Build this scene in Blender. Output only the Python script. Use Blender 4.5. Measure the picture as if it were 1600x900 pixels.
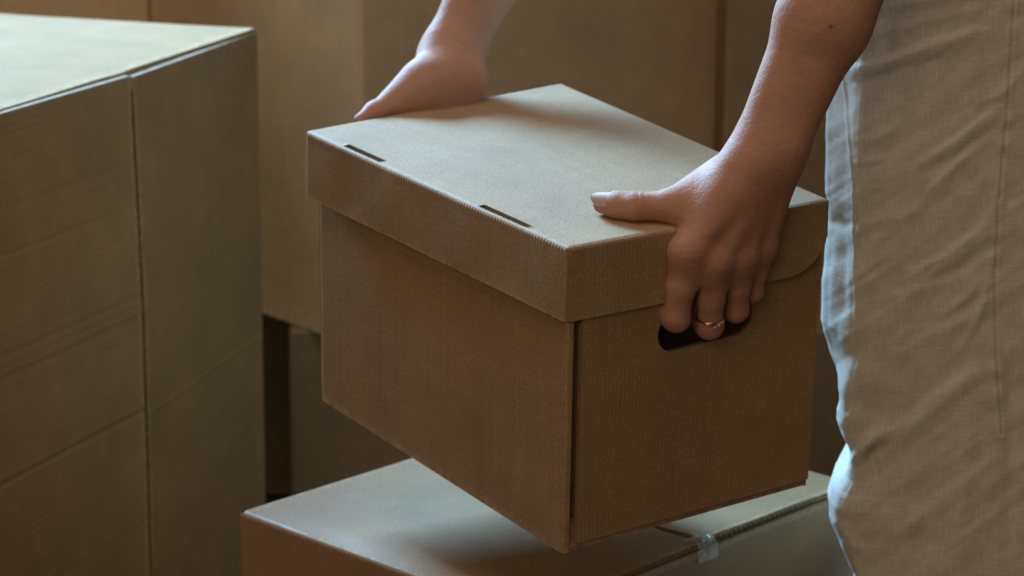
import bpy, bmesh, math, random
import numpy as np
from mathutils import Matrix, Vector
random.seed(3); rng = np.random.default_rng(3)
SC = bpy.context.scene
for _o in list(bpy.data.objects): bpy.data.objects.remove(_o)

# ---------------------------------------------------------------- camera
F_PX, PITCH, ROLL, CAM_H = 3800.24, 0.2493, 0.00815, 1.12
CAMP = np.array([0., 0., CAM_H])
_c, _s, _cr, _sr = math.cos(PITCH), math.sin(PITCH), math.cos(ROLL), math.sin(ROLL)
FWD = np.array([0., _c, -_s]); _u = np.array([0., _s, _c]); _x = np.array([1., 0., 0.])
RIGHT = _cr*_x + _sr*_u; UP = -_sr*_x + _cr*_u
cam_d = bpy.data.cameras.new('camera'); cam = bpy.data.objects.new('camera', cam_d)
SC.collection.objects.link(cam); SC.camera = cam
m = Matrix.Identity(4)
for i in range(3):
    m[i][0] = RIGHT[i]; m[i][1] = UP[i]; m[i][2] = -FWD[i]; m[i][3] = CAMP[i]
cam.matrix_world = m
cam_d.sensor_width = 36.0; cam_d.lens = F_PX*36/1600
cam_d.clip_start = 0.05; cam_d.clip_end = 60
cam_d.dof.use_dof = True; cam_d.dof.focus_distance = 1.70; cam_d.dof.aperture_fstop = 10.0

# ---------------------------------------------------------------- world and lamps
W = bpy.data.worlds.new('World'); SC.world = W; W.use_nodes = True
bg = W.node_tree.nodes['Background']
bg.inputs[0].default_value = (1.0, 0.80, 0.58, 1); bg.inputs[1].default_value = 0.05

def area(name, loc, target, sx, sy, power, col):
    l = bpy.data.lights.new(name, 'AREA'); l.shape = 'RECTANGLE'; l.size = sx; l.size_y = sy
    l.energy = power; l.color = col
    o = bpy.data.objects.new(name, l); SC.collection.objects.link(o)
    o.location = loc
    o.rotation_euler = (Vector(target)-Vector(loc)).to_track_quat('-Z', 'Y').to_euler()
    return o
area('window_light', (-1.88, 4.95, 3.15), (0.0, 1.9, 0.7), 1.5, 1.7, 735, (0.33, 0.635, 1.0))
area('room_fill', (-1.9, -4.4, 3.3), (0.1, 1.9, 0.7), 3.6, 2.6, 75, (1.0, 0.76, 0.52))
area('ceiling_glow', (-0.3, 1.5, 3.3), (0.1, 1.9, 0.7), 2.2, 2.2, 27, (1.0, 0.78, 0.58))

SC.view_settings.view_transform = 'Standard'; SC.view_settings.look = 'None'
SC.view_settings.exposure = 0.0; SC.view_settings.gamma = 1.0; SC.view_settings.use_curve_mapping = False
SC.cycles.max_bounces = 6; SC.cycles.use_denoising = True

# ---------------------------------------------------------------- pixel (1600x900) to place in the room
def ray(px, py): return FWD + RIGHT*((px-800)/F_PX) - UP*((py-450)/F_PX)
def at(px, py, d): return CAMP + ray(px, py)*d
def onz(px, py, z):
    r = ray(px, py); return CAMP + r*((z-CAM_H)/r[2])
def onplane(px, py, p0, n):
    r = ray(px, py); return CAMP + r*(np.dot(np.array(p0)-CAMP, n)/np.dot(r, n))
def toprj(P):
    q = np.asarray(P, float) - CAMP
    d = q @ FWD
    return 800 + F_PX*(q @ RIGHT)/d, 450 - F_PX*(q @ UP)/d, d

def euler_R(a, b, c):
    ca, sa, cb, sb, cc, sc = math.cos(a), math.sin(a), math.cos(b), math.sin(b), math.cos(c), math.sin(c)
    Rx = np.array([[1,0,0],[0,ca,-sa],[0,sa,ca]]); Ry = np.array([[cb,0,sb],[0,1,0],[-sb,0,cb]]); Rz = np.array([[cc,-sc,0],[sc,cc,0],[0,0,1]])
    return Rz @ Ry @ Rx
# the lifted box: its own axes (x along its short end, y along its long side, z up)
HR = euler_R(0.07542, -0.04318, 0.59176); HT = np.array([0.03853, 1.68222, -0.62936+CAM_H])
HW, HL, HH, HS = 0.235, 0.35735, 0.23782, 0.05559
def hw(p): return HR @ np.asarray(p, float) + HT
def hl(P): return HR.T @ (np.asarray(P, float) - HT)
def hp(px, py, ax, val):            # world point on a plane of the lifted box
    o = HR.T @ (CAMP-HT); d = HR.T @ ray(px, py); t = (val-o[ax])/d[ax]
    return hw(o + d*t)

# ---------------------------------------------------------------- object helpers
def link(o, parent=None):
    SC.collection.objects.link(o)
    if parent is not None: o.parent = parent
    return o
def tag(o, label=None, cat=None, group=None, kind=None):
    if label: o['label'] = label
    if cat: o['category'] = cat
    if group: o['group'] = group
    if kind: o['kind'] = kind
    return o
def empty(name, loc, label, cat, group=None):
    o = link(bpy.data.objects.new(name, None)); o.location = loc; o.empty_display_size = .05
    bpy.context.view_layer.update()
    return tag(o, label, cat, group)
def meshobj(name, V, Fc, mat, parent=None, smooth=False, uv=None, attrs=None, mats=None):
    V = np.asarray(V, float)
    if parent is not None: V = V - np.array(parent_origin(parent))
    me = bpy.data.meshes.new(name); me.from_pydata(V.tolist(), [], [list(map(int, f)) for f in Fc] if not isinstance(Fc, np.ndarray) else Fc.tolist()); me.update()
    if smooth: me.polygons.foreach_set('use_smooth', np.ones(len(me.polygons), bool))
    if uv is not None:
        l = me.uv_layers.new(name='UVMap'); vi = np.empty(len(me.loops), np.int32); me.loops.foreach_get('vertex_index', vi)
        l.data.foreach_set('uv', np.asarray(uv, np.float32)[vi].ravel())
    if attrs:
        for k, a in attrs.items():
            me.attributes.new(k, 'FLOAT', 'POINT').data.foreach_set('value', np.asarray(a, np.float32))
    for mm in (mats or [mat]): me.materials.append(mm)
    return link(bpy.data.objects.new(name, me), parent)
def parent_origin(p):
    t = np.zeros(3)
    while p is not None: t = t + np.array(p.location); p = p.parent
    return t

# ---------------------------------------------------------------- materials
def newmat(name):
    mt = bpy.data.materials.new(name); mt.use_nodes = True
    nt = mt.node_tree; b = nt.nodes['Principled BSDF']
    return mt, nt, b
def N(nt, typ, **kw):
    n = nt.nodes.new(typ)
    for k, v in kw.items():
        if k in n.inputs: n.inputs[k].default_value = v
        else: setattr(n, k, v)
    return n
def mix(nt, fac, a, b, typ='MIX'):
    n = nt.nodes.new('ShaderNodeMix'); n.data_type = 'RGBA'; n.blend_type = typ
    for sock, v in ((n.inputs['Factor'], fac), (n.inputs['A'], a), (n.inputs['B'], b)):
        pass
    fs, As, Bs = n.inputs[0], n.inputs[6], n.inputs[7]
    for s_, v in ((fs, fac), (As, a), (Bs, b)):
        if hasattr(v, 'is_output'): nt.links.new(v, s_)
        else: s_.default_value = v if not isinstance(v, tuple) else (*v, 1) if len(v) == 3 else v
    return n.outputs[2]
def math_(nt, op, a, b=0.0):
    n = nt.nodes.new('ShaderNodeMath'); n.operation = op
    for s_, v in ((n.inputs[0], a), (n.inputs[1], b)):
        if hasattr(v, 'is_output'): nt.links.new(v, s_)
        else: s_.default_value = v
    return n.outputs[0]
def ramp(nt, fac, stops):
    n = nt.nodes.new('ShaderNodeValToRGB'); e = n.color_ramp.elements
    while len(e) < len(stops): e.new(.5)
    for el, (p, c) in zip(e, stops): el.position = p; el.color = (c, c, c, 1) if not isinstance(c, tuple) else (*c, 1)
    nt.links.new(fac, n.inputs[0]); return n.outputs[0]

def cardboard(name, col, pitch=.0042, flute=.35, rough=.62, warm=1.0, seed=0., streak=.10, blotch=.0008):
    mt, nt, b = newmat(name); L = nt.links.new
    uv = N(nt, 'ShaderNodeUVMap'); uv.uv_map = 'UVMap'
    sep = N(nt, 'ShaderNodeSeparateXYZ'); L(uv.outputs[0], sep.inputs[0])
    mp = N(nt, 'ShaderNodeMapping'); L(uv.outputs[0], mp.inputs[0]); mp.inputs[1].default_value = (seed*3.1, seed*1.7, seed)
    # fibres of kraft paper, large soft blotches
    mf = N(nt, 'ShaderNodeMapping'); L(mp.outputs[0], mf.inputs[0]); mf.inputs[3].default_value = (900, 380, 1)
    fib = N(nt, 'ShaderNodeTexNoise', Scale=1.0, Detail=4.0, Roughness=.65); L(mf.outputs[0], fib.inputs['Vector'])
    blo = N(nt, 'ShaderNodeTexNoise', Scale=9.0, Detail=4.0, Roughness=.6); L(mp.outputs[0], blo.inputs['Vector'])
    spk = N(nt, 'ShaderNodeTexNoise', Scale=420.0, Detail=2.0); L(mp.outputs[0], spk.inputs['Vector'])
    # flute lines run along V; spacing wobbles a little
    wob = N(nt, 'ShaderNodeTexNoise', Scale=14.0, Detail=2.0); L(mp.outputs[0], wob.inputs['Vector'])
    ph = math_(nt, 'ADD', math_(nt, 'MULTIPLY', sep.outputs[0], 2*math.pi/pitch), math_(nt, 'MULTIPLY', wob.outputs[0], 2.5))
    wav = math_(nt, 'SINE', ph)
    ms = N(nt, 'ShaderNodeMapping'); L(mp.outputs[0], ms.inputs[0]); ms.inputs[3].default_value = (170, 6, 1)
    stre = N(nt, 'ShaderNodeTexNoise', Scale=1.0, Detail=3.0); L(ms.outputs[0], stre.inputs['Vector'])
    amp = ramp(nt, wob.outputs[0], [(.35, .25), (.65, 1.)])
    wv = math_(nt, 'MULTIPLY', wav, amp)
    c = np.array(col)
    c0 = mix(nt, ramp(nt, blo.outputs[0], [(.3, 0.), (.7, 1.)]), tuple(c*.88), tuple(c*1.10))
    c1 = mix(nt, ramp(nt, fib.outputs[0], [(.3, 0.), (.72, 1.)]), tuple(np.array([.66, .64, .60])), tuple(np.array([1.28, 1.28, 1.26])))
    c2 = mix(nt, 1.0, c0, c1, 'MULTIPLY')
    k = math_(nt, 'ADD', 1.0, math_(nt, 'MULTIPLY', wv, .05*flute*2)); k = math_(nt, 'ADD', k, math_(nt, 'MULTIPLY', math_(nt, 'SUBTRACT', stre.outputs[0], .5), streak))
    cc = N(nt, 'ShaderNodeCombineXYZ'); [L(k, cc.inputs[i]) for i in range(3)]
    c3 = mix(nt, 1.0, c2, cc.outputs[0], 'MULTIPLY')
    wa = N(nt, 'ShaderNodeAttribute'); wa.attribute_name = 'wear'
    sc_ = N(nt, 'ShaderNodeTexNoise', Scale=130.0, Detail=4.0, Roughness=.7); L(mp.outputs[0], sc_.inputs['Vector'])
    scuff = N(nt, 'ShaderNodeTexNoise', Scale=26.0, Detail=6.0, Roughness=.75); L(mp.outputs[0], scuff.inputs['Vector'])
    wf = math_(nt, 'MULTIPLY', wa.outputs['Fac'], ramp(nt, sc_.outputs[0], [(.40, 0.), (.62, .8)]))
    wf = math_(nt, 'ADD', wf, math_(nt, 'MULTIPLY', ramp(nt, scuff.outputs[0], [(.54, 0.), (.72, 1.)]), .26))
    c3 = mix(nt, wf, c3, tuple(np.minimum(c*1.5+.03, .8)))
    L(c3, b.inputs['Base Color'])
    b.inputs['Roughness'].default_value = rough; b.inputs['Specular IOR Level'].default_value = .25
    hgt = math_(nt, 'ADD', math_(nt, 'MULTIPLY', wv, .00010*flute), math_(nt, 'MULTIPLY', stre.outputs[0], .00022*flute))
    hgt = math_(nt, 'ADD', hgt, math_(nt, 'MULTIPLY', fib.outputs[0], .00010))
    hgt = math_(nt, 'ADD', hgt, math_(nt, 'MULTIPLY', spk.outputs[0], .00010))
    hgt = math_(nt, 'ADD', hgt, math_(nt, 'MULTIPLY', blo.outputs[0], blotch))
    bp = N(nt, 'ShaderNodeBump', Strength=1.0, Distance=1.0); L(hgt, bp.inputs['Height']); L(bp.outputs[0], b.inputs['Normal'])
    return mt
KR = (.36, .245, .145)
M_held = cardboard('kraft_lifted', (.40, .262, .142), .0036, .6, .75, seed=1, streak=.26, blotch=.0014)
M_lid = cardboard('kraft_lid', (.41, .285, .168), .0036, .5, .68, seed=2, streak=.2, blotch=.0014)
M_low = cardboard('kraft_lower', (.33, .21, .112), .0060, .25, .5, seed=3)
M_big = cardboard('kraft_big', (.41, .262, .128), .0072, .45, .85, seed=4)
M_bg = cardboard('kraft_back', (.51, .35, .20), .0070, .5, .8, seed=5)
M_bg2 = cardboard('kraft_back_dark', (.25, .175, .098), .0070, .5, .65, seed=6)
def plain(name, col, rough=.8, spec=.3, metal=0.):
    mt, nt, b = newmat(name); b.inputs['Base Color'].default_value = (*col, 1); b.inputs['Roughness'].default_value = rough
    b.inputs['Specular IOR Level'].default_value = spec; b.inputs['Metallic'].default_value = metal
    return mt
M_core = cardboard('corrugated_core', (.30, .205, .125), .0036, .3, .8, seed=8)

# ---------------------------------------------------------------- a sheet of board, folded over at chosen edges
def smooth(x): x = np.clip(x, 0, 1); return x*x*(3-2*x)
def axis_pts(w, f0, f1, r, n):
    a = .293*r if f0 else 0.; b_ = w-(.293*r if f1 else 0.)
    pts = [np.linspace(a, b_, max(2, n))]
    if f0: pts.append(np.linspace(a, min(r*1.3, w*.4), 6))
    if f1: pts.append(np.linspace(w-min(r*1.3, w*.4), b_, 6))
    p = np.unique(np.round(np.concatenate(pts), 6)); return p
def fold_off(d, r):
    d = np.minimum(d, r); return r - np.sqrt(np.maximum(r*r-(r-d)**2, 0))
def panel(name, O, U, V, w, h, mat, parent, folds=(1,1,1,1), r=.004, th=.004, disp=None, n=(12,12), vmax=None, uvrot=False, uvo=(0,0), smooth_shade=True):
    O, U, V = (np.asarray(q, float) for q in (O, U, V)); U = U/np.linalg.norm(U); V = V/np.linalg.norm(V); Nn = np.cross(U, V)
    us = axis_pts(w, folds[0], folds[1], r, n[0]); vs = axis_pts(h, folds[2], folds[3], r, n[1])
    uu, vv = np.meshgrid(us, vs, indexing='ij')
    if vmax is not None:
        k = vmax(uu)/h; vv = vv*k
    off = np.zeros_like(uu)
    if folds[0]: off = np.maximum(off, fold_off(uu, r))
    if folds[1]: off = np.maximum(off, fold_off(w-uu, r))
    if folds[2]: off = np.maximum(off, fold_off(vv, r))
    if folds[3]: off = np.maximum(off, fold_off(h-vv, r))
    if disp is not None: off = off - disp(uu, vv)
    P = O + uu[..., None]*U + vv[..., None]*V - off[..., None]*Nn
    nu, nv = uu.shape
    front = P.reshape(-1, 3); back = front - Nn*th
    idx = np.arange(nu*nv).reshape(nu, nv); n0 = nu*nv
    f = np.stack([idx[:-1,:-1], idx[1:,:-1], idx[1:,1:], idx[:-1,1:]], -1).reshape(-1, 4)
    fb = f[:, ::-1] + n0
    loop = np.concatenate([idx[:-1,0], idx[-1,:-1], idx[:0:-1,-1], idx[0,:0:-1]])
    # rim has its own vertices so that cut edges stay crisp
    nb = len(loop); rv = np.concatenate([front[loop], back[loop]]); base = 2*n0
    i = np.arange(nb); j = (i+1) % nb
    rim = np.stack([base+i, base+nb+i, base+nb+j, base+j], -1)
    uvv = np.stack([uu.ravel()+uvo[0], vv.ravel()+uvo[1]], -1)
    if uvrot: uvv = uvv[:, ::-1]
    uvs = np.concatenate([uvv, uvv, uvv[loop], uvv[loop]+.003])
    ed = np.minimum(np.minimum(uu, w-uu), np.minimum(vv, h-vv)).ravel(); wr_ = np.exp(-ed/.0016)
    o = meshobj(name, np.concatenate([front, back, rv]), np.concatenate([f, fb, rim]), mat, parent, False, uvs, {'wear': np.concatenate([wr_, wr_, np.ones(2*nb)])}, mats=[mat, M_core])
    me = o.data; nf = len(f)
    sm = np.zeros(len(me.polygons), bool); sm[:2*nf] = smooth_shade; me.polygons.foreach_set('use_smooth', sm)
    mi = np.zeros(len(me.polygons), np.int32); mi[2*nf:] = 1; me.polygons.foreach_set('material_index', mi)
    return o
Z = np.array([0., 0., 1.])
def bulge(w, h, a): return lambda u, v: a*np.sin(np.pi*np.clip(u/w, 0, 1))*np.sin(np.pi*np.clip(v/h, 0, 1))

# ---------------------------------------------------------------- floor and wall
def sheet(name, pts, mat, kind='structure', label=None):
    V = np.array(pts, float); uv = V[:, :2] if abs(V[:, 2]).max() < .01 else V[:, [0, 2]]
    return tag(meshobj(name, V, [[0, 1, 2, 3]], mat, None, False, uv), label, None, None, kind)
def floor_mat():
    mt, nt, b = newmat('floor_boards'); L = nt.links.new
    tc = N(nt, 'ShaderNodeUVMap'); tc.uv_map = 'UVMap'
    br = N(nt, 'ShaderNodeTexBrick', Scale=1.0); br.inputs['Brick Width'].default_value = 1.2; br.inputs['Row Height'].default_value = .11
    br.inputs['Mortar Size'].default_value = .002; br.inputs['Color1'].default_value = (.060, .034, .020, 1); br.inputs['Color2'].default_value = (.045, .026, .016, 1); br.inputs['Mortar'].default_value = (.02, .012, .008, 1)
    L(tc.outputs[0], br.inputs[0]); L(br.outputs[0], b.inputs['Base Color']); b.inputs['Roughness'].default_value = .45
    return mt
sheet('floor', [(-4, -2, 0), (4, -2, 0), (4, 5, 0), (-4, 5, 0)], floor_mat())
sheet('wall', [(-.55, 4.6, 0), (4, 4.6, 0), (4, 4.6, 2.7), (-.55, 4.6, 2.7)], plain('wall_paint', (.24, .21, .17)))

# ---------------------------------------------------------------- the big box lying on its side at the left
yl = 1.24165; LDX = np.array([math.cos(yl), math.sin(yl), 0]); LDY = np.array([-math.sin(yl), math.cos(yl), 0])
K = CAMP + 1.35*np.array([-0.20781, 1.95, -0.28185]); LWID, LDEP, HALF = .665, .75, .318
big = empty('cardboard_box', tuple((K-LDX*LWID/2+LDY*LDEP/2)*np.array([1,1,0])), 'large cardboard box with pale top and two side flaps meeting at a vertical seam', 'box')
zt = K[2]
FL = K - LDX*LWID
def lv(px, py): return onplane(px, py, K, LDY)[2]
crs = [(lv(217, 448), .0012, .004), (lv(217, 480), .0014, .004), (lv(220, 626), .0026, .005), (lv(212, 310), .0008, .006), (lv(212, 245), .0008, .008), (lv(225, 800), .0007, .006)]
def flapdisp(side):
    def f(u, v):
        h = zt-.005; half = LWID-HALF if side < 0 else HALF
        k = (u/half) if side < 0 else (1-u/half)
        d = (.0185*np.clip(k, 0, 1)**1.1 if side < 0 else .0185*np.clip(k, 0, 1)**1.05)
        d = d*(.75+.25*smooth((h-v)/.25)) + .0022
        for c, a, wd in crs:
            if side > 0 and a < .002: continue
            cc = c + (0 if side < 0 else -.012) + .0003*np.sin(u*11)
            a = a*.30; wd = wd*.6; d = d - a*(1.0 if side < 0 else .2)*np.exp(-((v-cc)/wd)**2) + a*.5*np.exp(-((v-cc-wd*1.6)/wd)**2)
        return d
    return f
gap = .0045
NV = 420
panel('flap', FL*np.array([1,1,0])+Z*.001, LDX, Z, LWID-HALF-gap, zt-.0036, M_big, big, (1,0,0,0), .004, .006, flapdisp(-1), (40, NV), uvrot=True)
panel('flap', FL*np.array([1,1,0])+LDX*(LWID-HALF+gap*.4)+Z*.001, LDX, Z, HALF-gap*.4, zt-.0055, M_big, big, (0,1,0,0), .004, .006, flapdisp(1), (40, NV), uvrot=True, uvo=(1.3,.7))
tdisp = lambda u, v: -.0015*np.sin(np.pi*u/LWID)*np.exp(-v/.08)+.0012*np.sin(u*17)*np.sin(v*9) - .0010*np.exp(-((u-LWID+HALF)/.02)**2)*np.exp(-v/.02)
panel('top_panel', FL, LDX, LDY, LWID, LDEP, M_big, big, (1,1,0,1), .004, .006, tdisp, (60, 40))
panel('end_panel', K*np.array([1,1,0]), LDY, Z, LDEP, zt, M_big, big, (1,1,0,1), .004, .006, None, (20, 40), uvrot=True)
panel('back_panel', (K+LDY*LDEP)*np.array([1,1,0]), -LDX, Z, LWID, zt, M_big, big, (1,1,0,1), .004, .006, None, (12, 20), uvrot=True)
panel('end_panel', (FL+LDY*LDEP)*np.array([1,1,0]), -LDY, Z, LDEP, zt, M_big, big, (1,1,0,1), .004, .006, None, (12, 20), uvrot=True)
panel('inner_flap', FL*np.array([1,1,0])+LDY*.014+LDX*.01+Z*.002, LDX, Z, LWID-.02, zt-.02, M_big, big, (0,0,0,0), .004, .005, None, (4, 4))

# ---------------------------------------------------------------- plain closed boxes (background)
def closed_box(label, corner, dirU, w, d, z0, z1, mat, bul=.003, seam=False, cat='box', group=None):
    """corner = near corner; dirU = along the right-hand face; d = depth along the left-hand face"""
    U = np.array([dirU[0], dirU[1], 0], float); U /= np.linalg.norm(U); D = np.cross(Z, U)
    c0 = np.array([corner[0], corner[1], z0]); h = z1-z0
    cen = c0+U*w/2+D*d/2
    e = empty('cardboard_box', tuple(cen), label, cat, group)
    kw = dict(mat=mat, parent=e, r=.005, th=.006)
    panel('side_panel', c0, U, Z, w, h, folds=(1,1,0,1), disp=bulge(w, h, bul), n=(24, 24), **kw)
    panel('side_panel', c0+D*d, -D, Z, d, h, folds=(1,1,0,1), disp=bulge(d, h, bul), n=(24, 24), uvo=(.8,.2), **kw)
    panel('side_panel', c0+U*w, D, Z, d, h, folds=(1,1,0,1), n=(8, 8), **kw)
    panel('side_panel', c0+U*w+D*d, -U, Z, w, h, folds=(1,1,0,1), n=(8, 8), **kw)
    g = .0015
    panel('top_flap', c0+Z*h, U, D, w, d/2-g, folds=(1,1,1,0), n=(10, 8), **kw)
    panel('top_flap', c0+Z*h+D*(d/2+g), U, D, w, d/2-g, folds=(1,1,0,1), n=(10, 8), **kw)
    panel('bottom_panel', c0+D*d+Z*.001, U, -D, w, d, folds=(0,0,0,0), n=(3, 3), **kw)
    return e
# tall box with its corner at x=567 in the picture, standing on a lower one
BC_ = at(567, 545, 2.95); zb = BC_[2]
q = onz(413, 490, zb); ud = (q-BC_); ud[2] = 0; Ld = ud/np.linalg.norm(ud)          # leads back along its left face
nL = np.cross(Ld, Z)
qL = onplane(233, 5, BC_, nL); dL = np.dot(qL-BC_, Ld)
Ur = np.cross(Ld, Z)                     # along the right-hand face
r_end = onplane(1122, 100, BC_, np.cross(Ur, Z)); wR = np.dot(r_end-BC_, Ur)
closed_box('tall olive brown cardboard box behind the far hand, its corner edge facing us', BC_, Ur, wR, dL, zb, zb+1.08, M_bg, .004)
q2 = at(453, 600, 3.05)
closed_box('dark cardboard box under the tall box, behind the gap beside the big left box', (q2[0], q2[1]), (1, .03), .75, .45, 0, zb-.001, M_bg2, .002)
# boxes further right, behind the trousers
q3 = at(1128, 300, 3.2)
zr = at(1285, 512, 3.17)[2]
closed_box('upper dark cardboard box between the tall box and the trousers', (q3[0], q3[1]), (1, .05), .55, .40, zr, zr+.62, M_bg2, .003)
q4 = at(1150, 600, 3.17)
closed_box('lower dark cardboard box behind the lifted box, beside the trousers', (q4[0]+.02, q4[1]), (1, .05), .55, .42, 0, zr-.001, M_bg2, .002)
# box behind the big left one, top left corner of the picture
q5 = qL
closed_box('cardboard box at the top left corner standing behind the big box', (q5[0]-.60, q5[1]-.02), (1, .05), .60, .35, 0, 1.06, M_bg, .002)
closed_box('added cardboard box that keeps the gap beside the big left box dark', (-.74, 3.20), (1, 0), .452, .30, 0, zb-.004, M_bg2, .0)  # added filler: hides the lit floor so the gap stays dark

# ---------------------------------------------------------------- lower box, under the lifted one
yo = .81636; UX = np.array([math.cos(yo), math.sin(yo), 0]); UY = np.array([-math.sin(yo), math.cos(yo), 0])
LP = np.array([-.23188, 1.96, -.69645+CAM_H]); l1, l2 = .33697, .43278
LN = LP - UY*l1; lz = LP[2]; flat = np.array([1, 1, 0])
low = empty('cardboard_box', tuple((LN+UX*l2/2+UY*l1/2)*flat), 'closed cardboard box with a taped top seam directly under the lifted box', 'box')
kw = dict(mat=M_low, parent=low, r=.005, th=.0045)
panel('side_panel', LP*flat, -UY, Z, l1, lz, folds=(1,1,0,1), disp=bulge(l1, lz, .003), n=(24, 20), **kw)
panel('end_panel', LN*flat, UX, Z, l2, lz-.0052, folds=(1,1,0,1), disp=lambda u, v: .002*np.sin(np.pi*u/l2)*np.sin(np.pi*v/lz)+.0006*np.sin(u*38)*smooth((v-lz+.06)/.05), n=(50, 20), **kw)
panel('side_panel', (LN+UX*l2)*flat, UY, Z, l1, lz, folds=(1,1,0,1), n=(8, 8), **kw)
panel('end_panel', (LN+UX*l2+UY*l1)*flat, -UX, Z, l2, lz, folds=(1,1,0,1), n=(8, 8), **kw)
g = .0012
def lowtop(side):
    def f(u, v):     # u along UX, v along UY
        k = u/(l2/2) if side < 0 else 1-u/(l2/2)
        d = .0008*np.sin(v*23+side)*smooth(k*2) + .0014*smooth((k-.6)/.4)*(1 if side > 0 else .2) + .0016*smooth((.05-v)/.05)*smooth((k-.1)*3)*(1 if side > 0 else .5)
        d = d - .0035*np.exp(-((v-l1*.45)/.10)**2)*np.exp(-((1-k if False else k)/.10)**2)*(side < 0)
        return d
    return f
GE = .0052
panel('top_flap', LN+UY*GE, UX, UY, l2/2-g, l1-2*GE, folds=(1,0,0,0), disp=lowtop(-1), n=(40, 40), **kw)
panel('top_flap', LN+UX*(l2/2+g)+UY*GE, UX, UY, l2/2-g, l1-2*GE, folds=(0,1,0,0), disp=lowtop(1), n=(40, 40), uvo=(.5,.9), **kw)
panel('inner_flap', LN-Z*.0056, UX, UY, l2, l1*.42, folds=(1,1,1,0), n=(10, 8), **kw)
panel('inner_flap', LN-Z*.0056+UY*l1*.58, UX, UY, l2, l1*.42-.004, folds=(1,1,0,0), n=(10, 8), **kw)
# the wavy core showing in the cut edge of the flaps
def fluting(O, U, Nout, length, th, parent, pitch=.0065):
    n = int(length/pitch*10); t = np.linspace(0, length, n); V = []; Fc = []
    zz = -th/2 + (th/2-.0006)*np.sin(2*np.pi*t/pitch)
    for tt, z_ in zip(t, zz):
        p = O + U*tt
        for a, dz in ((0., .00035), (.0012, .00035), (.0012, -.00035), (0., -.00035)): V.append(p+Nout*a+Z*(z_+dz))
    for i in range(n-1):
        for j in range(4): Fc.append([4*i+j, 4*i+(j+1) % 4, 4*i+4+(j+1) % 4, 4*i+4+j])
    tag(meshobj('corrugation', V, Fc, M_low, parent, True, np.zeros((len(V), 2))), kind='stuff')
fluting(LN+Z*(.0015)+UY*(GE-.0001)+UX*(l2/2+g), UX, -UY, l2/2-.012, .0045, low)
fluting(LN+Z*(.0006)+UY*(GE-.0001)+UX*.008, UX, -UY, l2/2-.012, .0045, low)
def tape_mat():
    mt, nt, b = newmat('clear_tape'); L = nt.links.new
    b.inputs['Base Color'].default_value = (.78, .74, .68, 1); b.inputs['Roughness'].default_value = .07; b.inputs['Specular IOR Level'].default_value = .7
    tr = N(nt, 'ShaderNodeBsdfTransparent'); mx = N(nt, 'ShaderNodeMixShader'); mx.inputs[0].default_value = .40
    L(tr.outputs[0], mx.inputs[1]); L(b.outputs[0], mx.inputs[2]); L(mx.outputs[0], nt.nodes['Material Output'].inputs[0])
    return mt
M_tape = tape_mat()
def tape():
    w, a, b_ = .022, .014, .013; n, mm = 14, 40; V = []; Fc = []
    c = LN + UX*(l2/2-.001)
    ss = np.linspace(-a, b_, mm)
    for s_ in ss:
        for i in range(n):
            t = (i/(n-1)-.5)*w
            k = np.exp(-(s_/.006)**2)
            up = .0028 + .0018*math.sin(t*900+s_*300)*k + .0003*math.sin(t*300+s_*400)+.0010*math.sin(t*1700-s_*900)*k
            if s_ < 0: p = c + UX*t + UY*(-s_) + Z*(up+.0008)
            else: p = c + UX*t*(1+.15*math.sin(s_*200)) - UY*(up+.0002) - Z*(s_*1.0)
            V.append(p)
    for i in range(mm-1):
        for j in range(n-1): Fc.append([i*n+j, i*n+j+1, (i+1)*n+j+1, (i+1)*n+j])
    meshobj('tape', V, Fc, M_tape, low, True)
tape()

# ---------------------------------------------------------------- the lifted archive box
held = empty('archive_box', tuple(hw((HW/2, HL/2, 0))), 'lidded brown cardboard archive box held up tilted in two hands', 'box')
HX, HY, HZ = HR[:, 0], HR[:, 1], HR[:, 2]
# body corners nudged to their places in the photograph
o = .004
bodyH = HH-.006
panel('side_panel', hw((0, HL, 0)), -HY, HZ, HL, bodyH, M_held, held, (1,1,0,0), .0035, .004, lambda u, v: bulge(HL, bodyH, .0025)(u, v), (40, 30))
panel('side_panel', hw((HW, 0, 0)), HY, HZ, HL, bodyH, M_held, held, (1,1,0,0), .0035, .004, bulge(HL, bodyH, .002), (20, 20))
panel('corner_strip', hw((0, 0, .0)), HX, HZ, .0056, bodyH, M_held, held, (1,0,0,0), .0035, .003, None, (4, 20))
panel('corner_strip', hw((HW-.0035, 0, .0)), HX, HZ, .0035, bodyH, M_held, held, (0,1,0,0), .0035, .003, None, (4, 20))
panel('inner_panel', hw((.002, .0095, .0)), HX, HZ, .03, bodyH, M_held, held, (0,0,0,0), .0035, .003, None, (4, 4))
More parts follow.
